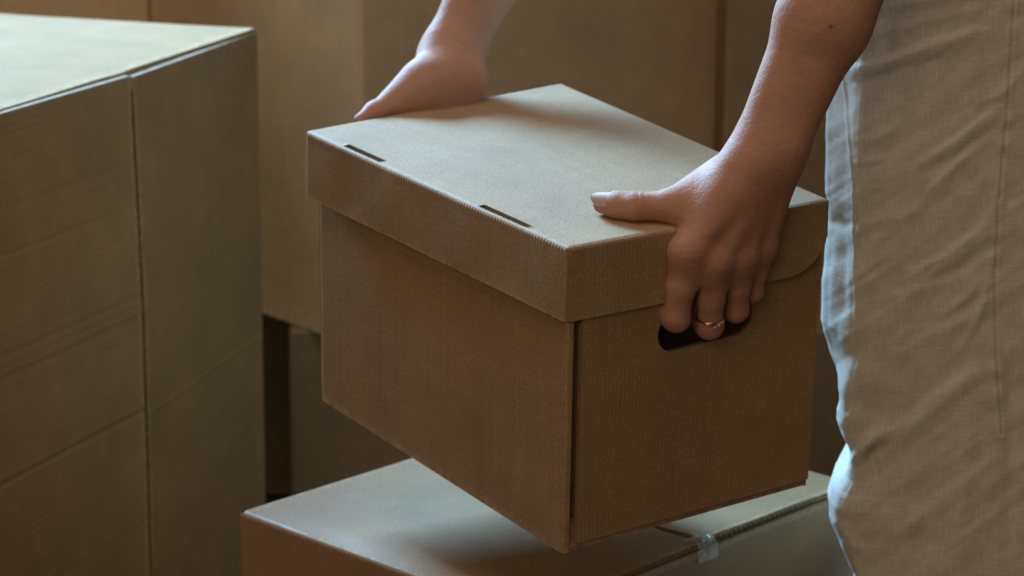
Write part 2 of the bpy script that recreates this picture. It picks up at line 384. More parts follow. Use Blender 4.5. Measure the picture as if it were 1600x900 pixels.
# slot outline (stadium) in the end panels
hcx, hcz, hw2, hr = .1225, .1562, .0445, .0142
p1 = hl(hp(1026, 530, 1, 0)); p2 = hl(hp(1174, 488, 1, 0)); pb = hl(hp(1100, 534, 1, 0))
hcx = (p1[0]+p2[0])/2; hw2 = (p2[0]-p1[0])/2; hr = .0150; hcz = pb[2]+hr-.0006
def end_panel(y, x0, x1, sgn, z0):
    bm = bmesh.new(); th = .004
    outer = [(x0, z0), (x1, z0), (x1, bodyH), (x0, bodyH)]
    hole = []
    for k in range(13):
        a = -math.pi/2 + math.pi*k/12; hole.append((hcx+hw2-hr+hr*math.cos(a), hcz+.0006+hr*math.sin(a)))
    for k in range(13):
        a = math.pi/2 + math.pi*k/12; hole.append((hcx-hw2+hr+hr*math.cos(a), hcz-.0006+hr*math.sin(a)))
    V = []; Fc = []; n1, n2 = 4, len(hole)
    # quads between hole and outer rectangle via triangle fill
    es = []
    vo = [bm.verts.new((x, 0, z)) for x, z in outer]; vh = [bm.verts.new((x, 0, z)) for x, z in hole]
    for L_ in (vo, vh):
        for i in range(len(L_)): es.append(bm.edges.new((L_[i], L_[(i+1) % len(L_)])))
    bmesh.ops.triangle_fill(bm, use_beauty=True, use_dissolve=False, edges=es)
    bmesh.ops.recalc_face_normals(bm, faces=bm.faces[:])
    bm.verts.ensure_lookup_table(); bm.verts.index_update()
    P = [(v.co.x, v.co.z) for v in bm.verts]; tri = [[v.index for v in f.verts] for f in bm.faces]
    bm.free()
    n = len(P)
    front = [hw((x, y-sgn*.0, z)) for x, z in P]; back = [hw((x, y+sgn*th, z)) for x, z in P]
    tr = []
    for t in tri:
        a, b_, c_ = (np.array(P[i]) for i in t); cr = np.cross(b_-a, c_-a)
        tr.append(t if cr*sgn > 0 else t[::-1])
    Fc = [list(t) for t in tr] + [[i+n for i in t[::-1]] for t in tr]
    V = front+back; uv = [(x, z) for x, z in P]*2
    base = len(V); nf = len(Fc)
    for ring in (list(range(4)), list(range(4, 4+n2))):
        m_ = len(ring)
        for i in ring: V.append(front[i]); uv.append(P[i])
        for i in ring: V.append(back[i]); uv.append((P[i][0]+.003, P[i][1]))
        for i in range(m_): Fc.append([base+i, base+(i+1) % m_, base+m_+(i+1) % m_, base+m_+i])
        base += 2*m_
    ob = meshobj('end_panel', V, Fc, M_held, held, False, uv, mats=[M_held, M_core])
    mi = np.zeros(len(Fc), np.int32); mi[nf:] = 1; ob.data.polygons.foreach_set('material_index', mi)
    return ob
end_panel(-.0012, .0122, HW-.001, 1, .0055)
end_panel(HL+.0012, .001, HW-.001, -1, .0055)
panel('bottom_panel', hw((.001, HL-.001, .0002)), HX, -HY, HW-.002, HL-.002, M_held, held, (0,0,0,0), .003, .0038*1, None, (3, 3))
panel('bottom_flap', hw((.006, .0045, .0030)), HX, HZ, HW-.014, .02, M_held, held, (0,0,0,0), .003, .0025, None, (3, 3))

# lid: top and four skirts, the far and near ends with rounded lower corners
lid_root = None
rL = .0035
cA, cB, cC, cD = (hl(hp(px, py, 2, HH)) for px, py in ((477, 204), (887, 387), (1298, 311), (877, 129)))
def lidtop():
    # bilinear top, folded over at its four edges (rounded), two cut slots at the long edge
    n = 60; wU = np.linalg.norm(cC-cB); wV = np.linalg.norm(cA-cB); a = .293*rL
    tou = lambda x: (x/wU-a/wU)/(1-2*a/wU); tov = lambda x: (x/wV-a/wV)/(1-2*a/wV)
    base = np.concatenate([np.linspace(0, 1, n), np.linspace(0, .02, 6), np.linspace(.98, 1, 6)])
    us = np.unique(np.round(np.concatenate([base, [tou(.0024), tou(.0078)]]), 6)); vs = np.unique(np.round(np.concatenate([base]+[tov(np.linspace(s0, s1, int((s1-s0)/.0009))) for s0, s1 in SLOTS]), 6))
    near = lambda arr, x: int(np.argmin(abs(arr-x)))
    cells = [(near(us, tou(.0024)), near(us, tou(.0078)), near(vs, tov(s0)), near(vs, tov(s1))) for s0, s1 in SLOTS]
    uu, vv = np.meshgrid(us, vs, indexing='ij')
    def bil(u, v): return (1-u)[..., None]*((1-v)[..., None]*cB + v[..., None]*cA) + u[..., None]*((1-v)[..., None]*cC + v[..., None]*cD)
    for (i0, i1, j0, j1) in cells:      # crushed flutes along the outer lip of the slot
        uu[i0, j0:j1+1] += .0007/wU*np.sin(np.arange(j1-j0+1)*.9*2*math.pi/3.6)
    u_ = a/wU + uu*(1-2*a/wU); v_ = a/wV + vv*(1-2*a/wV)
    P = bil(u_, v_)
    off = np.maximum.reduce([fold_off(u_*wU, rL), fold_off((1-u_)*wU, rL), fold_off(v_*wV, rL), fold_off((1-v_)*wV, rL)])
    P[..., 2] += -off + .0012*np.sin(np.pi*u_)*np.sin(np.pi*v_) - .0010*np.exp(-(((u_-.72)/.2)**2+((v_-.12)/.12)**2))
    return P, u_*wU, v_*wV, us, vs, cells
SLOTS = []
for pa, pb_ in (((545, 226), (607, 251)), ((755, 320), (827, 353))):
    v1, v0 = hl(hp(*pa, 2, HH)), hl(hp(*pb_, 2, HH)); SLOTS.append(sorted((np.linalg.norm(v0-cB), np.linalg.norm(v1-cB))))
P, uu, vv, us_, vs_, cells = lidtop()
nu, nv = uu.shape; idx = np.arange(nu*nv).reshape(nu, nv)
f4 = np.stack([idx[:-1,:-1], idx[1:,:-1], idx[1:,1:], idx[:-1,1:]], -1)
keep = np.ones((nu-1, nv-1), bool); rims = []
for (i0, i1, j0, j1) in cells:
    keep[i0:i1, j0:j1] = False
    lp = np.concatenate([idx[i0:i1, j0], idx[i1, j0:j1], idx[i1:i0:-1, j1], idx[i0, j1:j0:-1]])
    rims.append(np.stack([lp, np.roll(lp, -1), np.roll(lp, -1)+nu*nv, lp+nu*nv], -1)[:, ::-1])
f = f4[keep]
Pw = P.reshape(-1, 3) @ HR.T + HT; Pb = Pw - HZ*.0035
allv = np.concatenate([Pw, Pb]); uvt = np.stack([uu.ravel(), vv.ravel()], -1)
nfl = 2*len(f)
lid = meshobj('lid', allv, np.concatenate([f, f[:, ::-1]+nu*nv]+rims), M_lid, held, True, np.concatenate([uvt, uvt]), {'wear': np.tile(np.exp(-np.minimum(np.minimum(uu, uu.max()-uu), np.minimum(vv, vv.max()-vv)).ravel()/.0016), 2)}, mats=[M_lid, M_core])
sm = np.zeros(len(lid.data.polygons), bool); sm[:nfl] = True; lid.data.polygons.foreach_set('use_smooth', sm)
mi = np.zeros(len(lid.data.polygons), np.int32); mi[nfl:] = 1; lid.data.polygons.foreach_set('material_index', mi)
for s0, s1 in SLOTS:      # the tongue of board tucked down inside each slot
    panel('tuck_tongue', hw(cB + (cA-cB)/np.linalg.norm(cA-cB)*(s1-.001) + np.array([.0088, 0, -.0300])), -HY, HZ*.985-HX*.17, s1-s0-.002, .027, M_lid, lid, (0,0,0,0), .003, .003, None, (4, 4))
def skirt(c0, c1, dz0, dz1, splay, vmax=None, fold0=1, fold1=1, uvo=(0, 0), n=(40, 16), lift=0., cut=None, h=HS):
    """hangs from top edge c0->c1 (local); outward normal = (c1-c0) x up"""
    d = c1-c0; w = np.linalg.norm(d); U = d/w; Nn = np.cross(U, np.array([0, 0, 1.]))
    low_ = c0 - np.array([0, 0, h]) + Nn*splay
    Vd = (c0-low_); hh = np.linalg.norm(Vd)
    def disp(u, v):
        e = .0006*np.sin(u*60)*np.sin(np.pi*v/hh) + bulge(w, hh*1.5, .0008)(u, v)
        rd = .00032*np.sin(u*2*np.pi/.0036)*np.exp(-((hh-v-.004)/.004)**2)*(.55+.45*np.sin(u*41+2*np.sin(u*97)))    # flutes crushed along the fold
        e = e + rd
        if cut is not None: e = e + cut(u, v, hh)
        return e
    return panel('skirt', hw(low_ + Nn*lift), HR @ U, HR @ (Vd/hh), w, hh, M_lid, lid, (fold0, fold1, 0, 1), rL, .0036, disp, n, vmax, uvo=uvo)
# the long front skirt, c0->c1 = A->B
skirt(cA, cB, 0, 0, .001, n=(420, 26))
# near end skirt: B->C, its right lower corner cut round. v runs from the bottom edge up
def end_vcut(c0, c1, round_right=True):
    d = c1-c0; w = np.linalg.norm(d); U = d/w; Nn = np.cross(U, np.array([0, 0, 1.]))
    h = HS; rr = .040
    low_ = c0 - np.array([0, 0, h]) + Nn*.001
    us = np.unique(np.concatenate([np.linspace(0.0005, w-.293*rL, 50), np.linspace(w-rr, w-.293*rL, 24)])); ks = np.unique(np.concatenate([np.linspace(0, 1, 14), np.linspace(.92, 1, 8)]))
    uu, kk = np.meshgrid(us, ks, indexing='ij')
    x = np.clip((uu-(w-rr))/rr, 0, 1)
    bot = rr*.86*(1-np.sqrt(np.maximum(1-x*x, 0)))*1.0
    topv = h-.293*rL
    vv = bot+(topv-bot)*kk
    off = np.maximum(fold_off(w-uu, rL), fold_off(h-vv, rL)) - .0010*np.sin(np.pi*uu/w)
    P = low_ + uu[..., None]*U + vv[..., None]*(np.array([0, 0, 1.])-Nn*.001/h) - off[..., None]*Nn
    nu, nv = uu.shape; idx = np.arange(nu*nv).reshape(nu, nv); n0 = nu*nv
    f = np.stack([idx[:-1,:-1], idx[1:,:-1], idx[1:,1:], idx[:-1,1:]], -1).reshape(-1, 4)
    Pw = P.reshape(-1, 3) @ HR.T + HT; Pb = Pw - (HR @ Nn)*.0036
    loop = np.concatenate([idx[:-1,0], idx[-1,:-1], idx[:0:-1,-1], idx[0,:0:-1]]); nb = len(loop); i = np.arange(nb); j = (i+1) % nb
    rim = np.stack([2*n0+i, 2*n0+nb+i, 2*n0+nb+j, 2*n0+j], -1)
    uvv = np.stack([uu.ravel(), vv.ravel()], -1)
    ob = meshobj('skirt', np.concatenate([Pw, Pb, Pw[loop], Pb[loop]]), np.concatenate([f, f[:, ::-1]+n0, rim]), M_lid, lid, False, np.concatenate([uvv, uvv, uvv[loop], uvv[loop]]), mats=[M_lid, M_core])
    sm = np.zeros(len(ob.data.polygons), bool); sm[:2*len(f)] = True; ob.data.polygons.foreach_set('use_smooth', sm)
    mi = np.zeros(len(ob.data.polygons), np.int32); mi[2*len(f):] = 1; ob.data.polygons.foreach_set('material_index', mi)
end_vcut(cB, cC)
skirt(cC, cD, 0, 0, .001, n=(20, 10), h=.030)
end_vcut(cD, cA)

# ---------------------------------------------------------------- smooth-blended body: distance fields and a surface-net mesher
class Cone:            # a limb segment, radius ra at a and rb at b; sq squashes it along a direction
    def __init__(s, a, b, ra, rb, sq=None):
        s.a = np.asarray(a, float); s.b = np.asarray(b, float); s.ra, s.rb = ra, rb; s.sq = sq
        s.c = (s.a+s.b)/2; s.R = np.linalg.norm(s.a-s.b)/2+max(ra, rb)*(1 if sq is None else max(1, 1/sq[1]))
    def d(s, P, lim=None):      # lim: (centre, reach) of the block being worked out; far segments are skipped
        if lim is not None:
            q = lim[0]-s.a; ba = s.b-s.a; t = min(1., max(0., (q@ba)/max(ba@ba, 1e-12)))
            if np.linalg.norm(q-t*ba)-max(s.ra, s.rb) > lim[1]: return None
        Q = P - s.a; ba = s.b - s.a
        if s.sq is not None:
            n, k = s.sq; kk = (Q@n); t = np.clip((Q@ba)/max(ba@ba, 1e-12), 0, 1)
            D = Q - t[:, None]*ba; dn = D@n; D = D + np.outer(dn*(k-1), n)
            return (np.sqrt((D*D).sum(1)) - (s.ra+(s.rb-s.ra)*t))/max(1, k)**.5
        t = np.clip((Q@ba)/max(ba@ba, 1e-12), 0, 1)
        D = Q - t[:, None]*ba
        return np.sqrt((D*D).sum(1)) - (s.ra+(s.rb-s.ra)*t)
def smin(a, b, k):
    if k <= 1e-6: return np.minimum(a, b)
    h = np.maximum(k-np.abs(a-b), 0)/k
    return np.minimum(a, b) - h*h*k*.25
class Group:
    def __init__(s, k, items): s.k = k; s.items = items
    def d(s, P, lim=None):
        r = None
        for it in s.items:
            kk = s.k
            if isinstance(it, tuple): it, kk = it
            v = it.d(P, lim)
            if v is None: continue
            r = v if r is None else smin(r, v, kk)
        return r
    def leaves(s):
        for it in s.items:
            if isinstance(it, tuple): it = it[0]
            if isinstance(it, Group): yield from it.leaves()
            else: yield it
class Crease:          # a thin line pressed into (amp>0) or raised out of (amp<0) the surface
    def __init__(s, c, axis, amp, wid, rad, side=None): s.c = np.asarray(c); s.ax = np.asarray(axis)/np.linalg.norm(axis); s.amp, s.w, s.r, s.side = amp, wid, rad, side
    def add(s, P):
        Q = P-s.c; t = Q@s.ax; q2 = (Q*Q).sum(1)
        g = s.amp*np.exp(-(t/s.w)**2)*smooth((s.r*1.4-np.sqrt(q2))/(s.r*.6))
        if s.side is not None: g = g*smooth((Q@s.side)/.003)
        return g
def mesh_sdf(root, creases, h, B=20):
    lv_ = list(root.leaves())
    lo = np.min([p.c-p.R for p in lv_], 0)-4*h; hi = np.max([p.c+p.R for p in lv_], 0)+4*h
    nb = np.ceil((hi-lo)/(h*B)).astype(int)
    g = np.stack(np.meshgrid(*[np.arange(n) for n in nb], indexing='ij'), -1).reshape(-1, 3)
    cen = lo + (g+.5)*h*B; half = h*B*math.sqrt(3)/2
    near = np.zeros(len(g), bool)
    for p in lv_: near |= ((cen-p.c)**2).sum(1) < (p.R+half+.02)**2
    g, cen = g[near], cen[near]
    dv = np.concatenate([root.d(cen[i:i+20000]) for i in range(0, len(cen), 20000)])
    act = np.abs(dv) < half*1.35+.004; g = g[act]
    n1 = B+1; loc = np.stack(np.meshgrid(*[np.arange(n1)]*3, indexing='ij'), -1).reshape(-1, 3)
    M = int(max(nb))*B+8
    keyf = lambda ijk: (ijk[..., 0].astype(np.int64)*M + ijk[..., 1])*M + ijk[..., 2]
    CK, CV, QD = [], [], []
    corners = [(i, j, k) for i in (0, 1) for j in (0, 1) for k in (0, 1)]
    ch = 1
    for s0 in range(0, len(g), ch):
        gg = g[s0:s0+ch]; base = gg*B
        ijk = base[:, None, :] + loc[None]
        P = (lo + ijk.reshape(-1, 3)*h)
        cc_ = lo + (gg[0]+.5)*h*B
        v = root.d(P, (cc_, 2*half+.02))
        if v is None: continue
        for c in creases:
            if np.linalg.norm(cc_-c.c) > half+c.r*1.5: continue
            mk = ((P-c.c)**2).sum(1) < (c.r*1.5)**2
            if mk.any(): v[mk] += c.add(P[mk])
        v = v.reshape(len(gg), n1, n1, n1)
        sgn = v < 0
        cnt = sum(sgn[:, i:B+i, j:B+j, k:B+k].astype(np.int8) for i, j, k in corners)
        ac = (cnt > 0) & (cnt < 8)
        q = np.argwhere(ac)
        if len(q) == 0: continue
        acc = np.zeros((len(q), 3)); nn = np.zeros(len(q))
        cv = {c: v[q[:, 0], q[:, 1]+c[0], q[:, 2]+c[1], q[:, 3]+c[2]] for c in corners}
        for c in corners:
            for ax in range(3):
                if c[ax]: continue
                c2 = list(c); c2[ax] = 1; c2 = tuple(c2)
                a, b_ = cv[c], cv[c2]; x = (a < 0) != (b_ < 0)
                t = np.where(x, a/np.where(x, a-b_, 1), 0)
                pos = np.array(c, float)[None].repeat(len(q), 0); pos[:, ax] = t
                acc += pos*x[:, None]; nn += x
        cell = base[q[:, 0]] + q[:, 1:]
        CK.append(keyf(cell)); CV.append(lo + (cell + acc/nn[:, None])*h)
        for ax in range(3):
            sl = [slice(0, B)]*3; s2 = list(sl); s2[ax] = slice(1, B+1)
            a = sgn[(slice(None), *sl)]; b_ = sgn[(slice(None), *s2)]
            e = np.argwhere(a != b_)
            if len(e) == 0: continue
            c0 = base[e[:, 0]] + e[:, 1:]; fl = a[tuple(e.T)]
            u, w = (ax+1) % 3, (ax+2) % 3
            du = np.zeros(3, int); du[u] = 1; dw = np.zeros(3, int); dw[w] = 1
            qk = np.stack([keyf(c0-du-dw), keyf(c0-dw), keyf(c0), keyf(c0-du)], 1)
            qk[~fl] = qk[~fl][:, ::-1]; QD.append(qk)
    CK = np.concatenate(CK); CV = np.concatenate(CV); QD = np.concatenate(QD)
    uk, ui = np.unique(CK, return_index=True); V = CV[ui]
    F_ = np.searchsorted(uk, QD); F_ = np.clip(F_, 0, len(uk)-1)
    ok = (uk[F_] == QD).all(1); F_ = F_[ok]
    return V, F_

def skin():
    mt, nt, b = newmat('skin'); L = nt.links.new
    tc = N(nt, 'ShaderNodeTexCoord')
    n1 = N(nt, 'ShaderNodeTexNoise', Scale=38.0, Detail=4.0); L(tc.outputs['Object'], n1.inputs['Vector'])
    n2 = N(nt, 'ShaderNodeTexNoise', Scale=900.0, Detail=3.0); L(tc.outputs['Object'], n2.inputs['Vector'])
    vo = N(nt, 'ShaderNodeTexVoronoi', Scale=750.0); L(tc.outputs['Object'], vo.inputs['Vector'])
    at_ = N(nt, 'ShaderNodeAttribute'); at_.attribute_name = 'redness'
    c = mix(nt, ramp(nt, n1.outputs[0], [(.3, 0.), (.7, 1.)]), (.46, .24, .162), (.54, .295, .205))
    c = mix(nt, math_(nt, 'MULTIPLY', at_.outputs['Fac'], .75), c, (.42, .15, .105))
    L(c, b.inputs['Base Color'])
    b.inputs['Roughness'].default_value = .62; b.inputs['Specular IOR Level'].default_value = .28
    b.inputs['Subsurface Weight'].default_value = .22; b.inputs['Subsurface Radius'].default_value = (.008, .0035, .0018); b.inputs['Subsurface Scale'].default_value = .7
    hgt = math_(nt, 'ADD', math_(nt, 'MULTIPLY', n2.outputs[0], .00012), math_(nt, 'MULTIPLY', vo.outputs['Distance'], .00012))
    n3 = N(nt, 'ShaderNodeTexNoise', Scale=190.0, Detail=3.0, Roughness=.6); L(tc.outputs['Object'], n3.inputs['Vector'])
    hgt = math_(nt, 'ADD', hgt, math_(nt, 'MULTIPLY', n3.outputs[0], .00055))
    hgt = math_(nt, 'ADD', hgt, math_(nt, 'MULTIPLY', n1.outputs[0], .0012))
    c = mix(nt, ramp(nt, n3.outputs[0], [(.35, 0.), (.65, .35)]), c, (.54, .28, .20))
    ml = N(nt, 'ShaderNodeAttribute'); ml.attribute_name = 'mole'
    c = mix(nt, ml.outputs['Fac'], c, (.10, .045, .03)); L(c, b.inputs['Base Color'])
    bp = N(nt, 'ShaderNodeBump', Strength=1.0, Distance=1.0); L(hgt, bp.inputs['Height']); L(bp.outputs[0], b.inputs['Normal'])
    return mt
M_skin = skin()

# ---- the near (left) hand: joints from where they show in the photograph, at their depth off the box face
def yp(px, py, y): return hp(px, py, 1, y)
def zp(px, py, dz): return hp(px, py, 2, HH+dz)
wr = yp(1200, 232, -.016)
mcp = [yp(1071, 394, -.0165), yp(1113, 412, -.0215), yp(1154, 404, -.0200), yp(1188, 386, -.0150)]
pip = [yp(1057, 497, -.0135), yp(1109, 509, -.0150), yp(1150, 484, -.0130), yp(1176, 456, -.0100)]
rm_ = [.0104, .0102, .0097, .0086]; rp_ = [.0096, .0094, .0088, .0075]
inn = lambda p, dx, dy, dz: hw(hl(p)+np.array([dx, dy, dz]))
fingers = []
for i in range(4):
    p = pip[i]; dip = inn(p, .002, .020, .004+.001*i); tip = inn(p, .003, .031, .017)
    fingers.append(Group(.004, [Cone(mcp[i], (mcp[i]*.45+p*.55), rm_[i], rp_[i]*1.07), Cone((mcp[i]*.45+p*.55), p, rp_[i]*1.07, rp_[i]*.99), Cone(p, inn(p, .0, .004, -.0015), rp_[i]*.98, rp_[i]*.9), Cone(p, dip, rp_[i]*.96, rp_[i]*.82), Cone(dip, tip, rp_[i]*.82, rp_[i]*.68)]))
wl, wr2 = yp(1178, 236, -.014), yp(1222, 236, -.016)
dors = -HY
meta = [Cone(wl*.7+wr2*.3, mcp[0], .0165, .0108), Cone(wl*.5+wr2*.5, mcp[1], .0165, .0110), Cone(wl*.3+wr2*.7, mcp[2], .0160, .0110), Cone(wl*.05+wr2*.95, mcp[3], .0150, .0100)]
tend = []
for i, a in enumerate((.32, .5, .66, .84)):
    w0 = wl*(1-a)+wr2*a + dors*.0085; m1 = mcp[i] + dors*(rm_[i]*.62)
    tend.append((Cone(w0*.55+m1*.45, m1, .0032, .0038), .0065))
kn = [(Cone(mcp[i]+dors*.0022, mcp[i]+dors*.0022, rm_[i]*.82, rm_[i]*.82), .010) for i in range(4)]
kn += [Cone((mcp[i]+mcp[i+1])/2, (mcp[i]+mcp[i+1])/2*.72+(pip[i]+pip[i+1])/2*.28, .0090, .0070) for i in range(3)]
palm = Group(.012, meta + [Cone(yp(1148, 268, -.010), yp(1110, 330, -.010), .0150, .0120), Cone(yp(1160, 300, -.013), yp(1140, 370, -.014), .013, .012), Cone(yp(1205, 290, -.013), yp(1180, 375, -.012), .013, .010)] + tend + kn)
tcmc = zp(1140, 272, .026); tmcp = zp(1050, 322, .0112); tip_ip = zp(992, 323, .0102); ttip = zp(942, 318, .0088)
thumb = Group(.006, [Cone(tcmc, tmcp, .0170, .0122), Cone(tmcp, tip_ip, .0116, .0098), Cone(tip_ip, (tip_ip+ttip)/2, .0096, .0096), Cone((tip_ip+ttip)/2, ttip, .0094, .0074)])
el_d = np.dot(wr-CAMP, FWD)
e0 = at(1303, 0, el_d-.008); elbowL = wr + (e0-wr)/np.linalg.norm(e0-wr)*.245
fa = (elbowL-wr)/np.linalg.norm(elbowL-wr); fside = np.cross(fa, FWD); fside /= np.linalg.norm(fside)
if fside[0] < 0: fside = -fside
wA, wB = wr - fside*.0100, wr + fside*.0105
mid = wr + fa*.10
forearmL = Group(.020, [Cone(wA - fa*.004, mid - fside*.011, .0158, .0215), Cone(wB - fa*.004, mid + fside*.010, .0155, .0205), Cone(mid - fside*.011, elbowL - fside*.010, .0215, .030), Cone(mid + fside*.010, elbowL + fside*.010, .0205, .030)])
shL = np.array([.16, 1.80, 1.27]); shR = np.array([.15, 2.14, 1.28])
upperL = Cone(elbowL, shL, .035, .045)
handL = Group(.010, [palm, (thumb, .018), (Group(.0012, fingers), .009)])

# ---- the far (right) hand over the far end of the box
FY = HL + .006
def fy(px, py, dy): return hp(px, py, 1, FY+dy)
wr_R = fy(706, 76, .038)
f0 = fy(747, 0, .046); elbowR = wr_R + (f0-wr_R)/np.linalg.norm(f0-wr_R)*.235
fb_ = (elbowR-wr_R)/np.linalg.norm(elbowR-wr_R); fs2 = np.cross(fb_, FWD); fs2 /= np.linalg.norm(fs2)
if fs2[0] < 0: fs2 = -fs2
wl_R, wr3 = fy(687, 84, .037), fy(725, 84, .037)
ml_R, mr_R = fy(727, 0, .046), fy(764, 0, .046)
ml_R = wl_R + (ml_R-wl_R)*1.5; mr_R = wr3 + (mr_R-wr3)*1.5
forearmR = Group(.02, [Cone(wl_R, ml_R, .0152, .0198), Cone(wr3, mr_R, .0152, .0198), Cone(ml_R, elbowR-fs2*.009, .0198, .030), Cone(mr_R, elbowR+fs2*.009, .0198, .030)])
heel = Group(.014, [Cone(wr3, fy(730, 122, .013), .0155, .0150), Cone(fy(730, 118, .013), fy(730, 142, .016), .0150, .0140), Cone(wr_R, fy(700, 130, .020), .018, .019), Cone(wl_R, fy(668, 124, .016), .0150, .0162),
                    Cone(fy(668, 124, .016), fy(640, 146, .016), .0162, .0140)])
thR = Group(.006, [Cone(fy(652, 136, .016), fy(613, 160, .015), .0155, .0106), Cone(fy(613, 160, .015), fy(585, 175, .012), .0106, .0082), Cone(fy(585, 175, .012), fy(562, 187, .008), .0082, .0050)])
rfing = []
for i in range(4):
    x0 = hl(fy(655, 150, 0))[0] + .0195*i; zt_ = HH-.012
    m0 = hw((x0, FY+.014, zt_)); p_ = hw((x0+.002, FY+.012, hcz+.022)); d_ = hw((x0+.003, FY-.010, hcz+.018))
    rfing.append(Group(.004, [Cone(m0, p_, .0105, .0092), Cone(p_, d_, .0090, .0078)]))
    heel.items.append(Cone(fy(700, 120, .020), m0, .015, .011))
handR = Group(.012, [heel, (thR, .014), (Group(.0012, rfing), .006)])
upperR = Cone(elbowR, shR, .034, .045)
# ---- shoulders, trunk core and neck joining the two arms (above the picture)
hipc = np.array([.40, 1.96, .92]); chest = np.array([.17, 1.97, 1.24]); neck = np.array([.10, 1.97, 1.37]); headc = np.array([-.01, 1.97, 1.46])
fwdh = np.array([-.80, 0, -.60]); uph = np.array([-.60, 0, .80])
trunk = Group(.05, [Cone(shL, shR, .05, .05), Cone(chest, hipc, .105, .12), Cone(chest, neck, .06, .052), Cone(neck, headc, .052, .055)])
head = Group(.02, [Cone(headc+uph*.02, headc+uph*.06-fwdh*.015, .078, .085), Cone(headc+fwdh*.03-uph*.04, headc+fwdh*.055-uph*.05, .05, .032)])
face = [(Cone(headc+fwdh*.085+uph*.03, headc+fwdh*.103-uph*.006, .008, .012), .012), (Cone(headc+fwdh*.083-uph*.035+np.array([0, -.02, 0]), headc+fwdh*.083-uph*.035+np.array([0, .02, 0]), .006, .006), .006)]
for sy in (-1, 1): face.append((Cone(headc+np.array([0, sy*.079, 0])+uph*.03, headc+np.array([0, sy*.081, 0])-uph*.012, .011, .008), .006))
head.items += face
# contact crease lines
tax = (tip_ip-tmcp)
nup = HZ*.8 - HY*.6
cr_ = []
for k, (am, dx) in enumerate(((.00055, -.0032), (.0008, 0.), (.00055, .0030), (.0004, .0058))):
    cr_.append(Crease(tip_ip + tax/np.linalg.norm(tax)*dx + nup*.007 + np.random.normal(0, .0002, 3), tax+HX*.004*(k-1.5)*.4, am, .0006, .010, nup))
for i in range(3):
    ax = pip[i]-mcp[i]
    for dx in (-.003, .0005, .0035): cr_.append(Crease(mcp[i]+dors*.009+ax/np.linalg.norm(ax)*dx, ax+HX*np.random.normal(0, .005), .0003, .0008, .007, dors))
    for dx in (-.0042, -.0018, .0010): cr_.append(Crease(pip[i]+dors*.008+ax/np.linalg.norm(ax)*dx, ax+HX*np.random.normal(0, .003), .0005, .0006, .008, dors))
for dt, am in ((-.002, .0012), (.005, .0008)):       # wrist creases, palm side of the far hand
    cr_.append(Crease(wr_R - fb_*dt - HY*.016, fb_ + fs2*.1, am, .0010, .026, -HY))
body_root = Group(.02, [Group(.014, [forearmL, (handL, .016)]), (Group(.014, [forearmR, (handR, .016)]), 0.0), (upperL, .02), (upperR, .02), (trunk, .05), (head, .03)])
V, Fq = mesh_sdf(body_root, cr_, .00135)
red = np.zeros(len(V))
for p, r_, a in [(q_+dors*.006, .013, .8) for q_ in mcp] + [(q_, .012, .75) for q_ in pip] + [(ttip, .014, .8), (tip_ip, .012, .45), (fy(575, 178, .01), .03, .5), (fy(735, 130, .0), .022, .5)]:
    red = np.maximum(red, a*np.exp(-((V-p)**2).sum(1)/(r_*r_)))
red = np.maximum(red, .25*np.exp(-((V-palm.items[1].c)**2).sum(1)/.05**2))
person = empty('person', tuple(hipc*np.array([1, 1, 0])), 'person in cream linen clothing gripping the lidded box with both hands, ring on one finger', 'person')
mo = at(1296, 40, np.dot(wr-CAMP, FWD)-.025); mo = V[np.argmin(np.linalg.norm(np.cross(V-CAMP, (mo-CAMP)/np.linalg.norm(mo-CAMP)), axis=1)+.02*((V-CAMP)@FWD))]
body = meshobj('body', V, Fq, M_skin, person, True, None, {'redness': red, 'mole': .8*np.exp(-(((V-mo)**2).sum(1)/.0016**2)**2)})

# ---- nail of the near thumb
def nail():
    mt, nt, b = newmat('nail_varnish'); b.inputs['Base Color'].default_value = (.58, .38, .32, 1); b.inputs['Roughness'].default_value = .42
    b.inputs['Specular IOR Level'].default_value = .6; b.inputs['Subsurface Weight'].default_value = .1; b.inputs['Subsurface Radius'].default_value = (.004, .002, .001)
    ax = (ttip-tip_ip); ln = np.linalg.norm(ax); ax /= ln
    up_ = HZ*.62 - HY*.74 - HX*.2; up_ = up_ - ax*(up_@ax); up_ /= np.linalg.norm(up_); sd = np.cross(ax, up_)
    c0 = tip_ip + ax*ln*.62; V = []; Fc = []; n1, n2 = 22, 15
    L_ = .0165
    for i in range(n1):
        t = i/(n1-1); wd = .0064*min(1, (.80+.2*smooth(np.array(t/.25)))) * (math.sqrt(max(0, 1-max(0, (t-.40)/.60)**2.2)))*(1-.0*t)*math.sqrt(max(0.0, 1-max(0, (.12-t)/.14)**2))
        wd = max(wd, .0003)
        for j in range(n2):
            b_ = (j/(n2-1)*2-1)*wd
            rr = .0094 - .0016*t
            lift = math.sqrt(max(rr*rr-b_*b_*.9, 0)) + .0004 + .0004*t
            V.append(c0 + ax*(t*L_) + sd*b_ + up_*(lift - .0010*t*t*0 ))
    nn = len(V)
    for v in list(V): V.append(v-up_*.0009)
    for i in range(n1-1):
        for j in range(n2-1):
            q = [i*n2+j, i*n2+j+1, (i+1)*n2+j+1, (i+1)*n2+j]; Fc.append(q); Fc.append([a+nn for a in q[::-1]])
    lp = [j for j in range(n2)] + [i*n2+n2-1 for i in range(1, n1)] + [(n1-1)*n2+j for j in range(n2-2, -1, -1)] + [i*n2 for i in range(n1-2, 0, -1)]
    for a, b_ in zip(lp, lp[1:]+lp[:1]): Fc.append([a, b_, b_+nn, a+nn])
    meshobj('nail', V, Fc, mt, person, True)
nail()
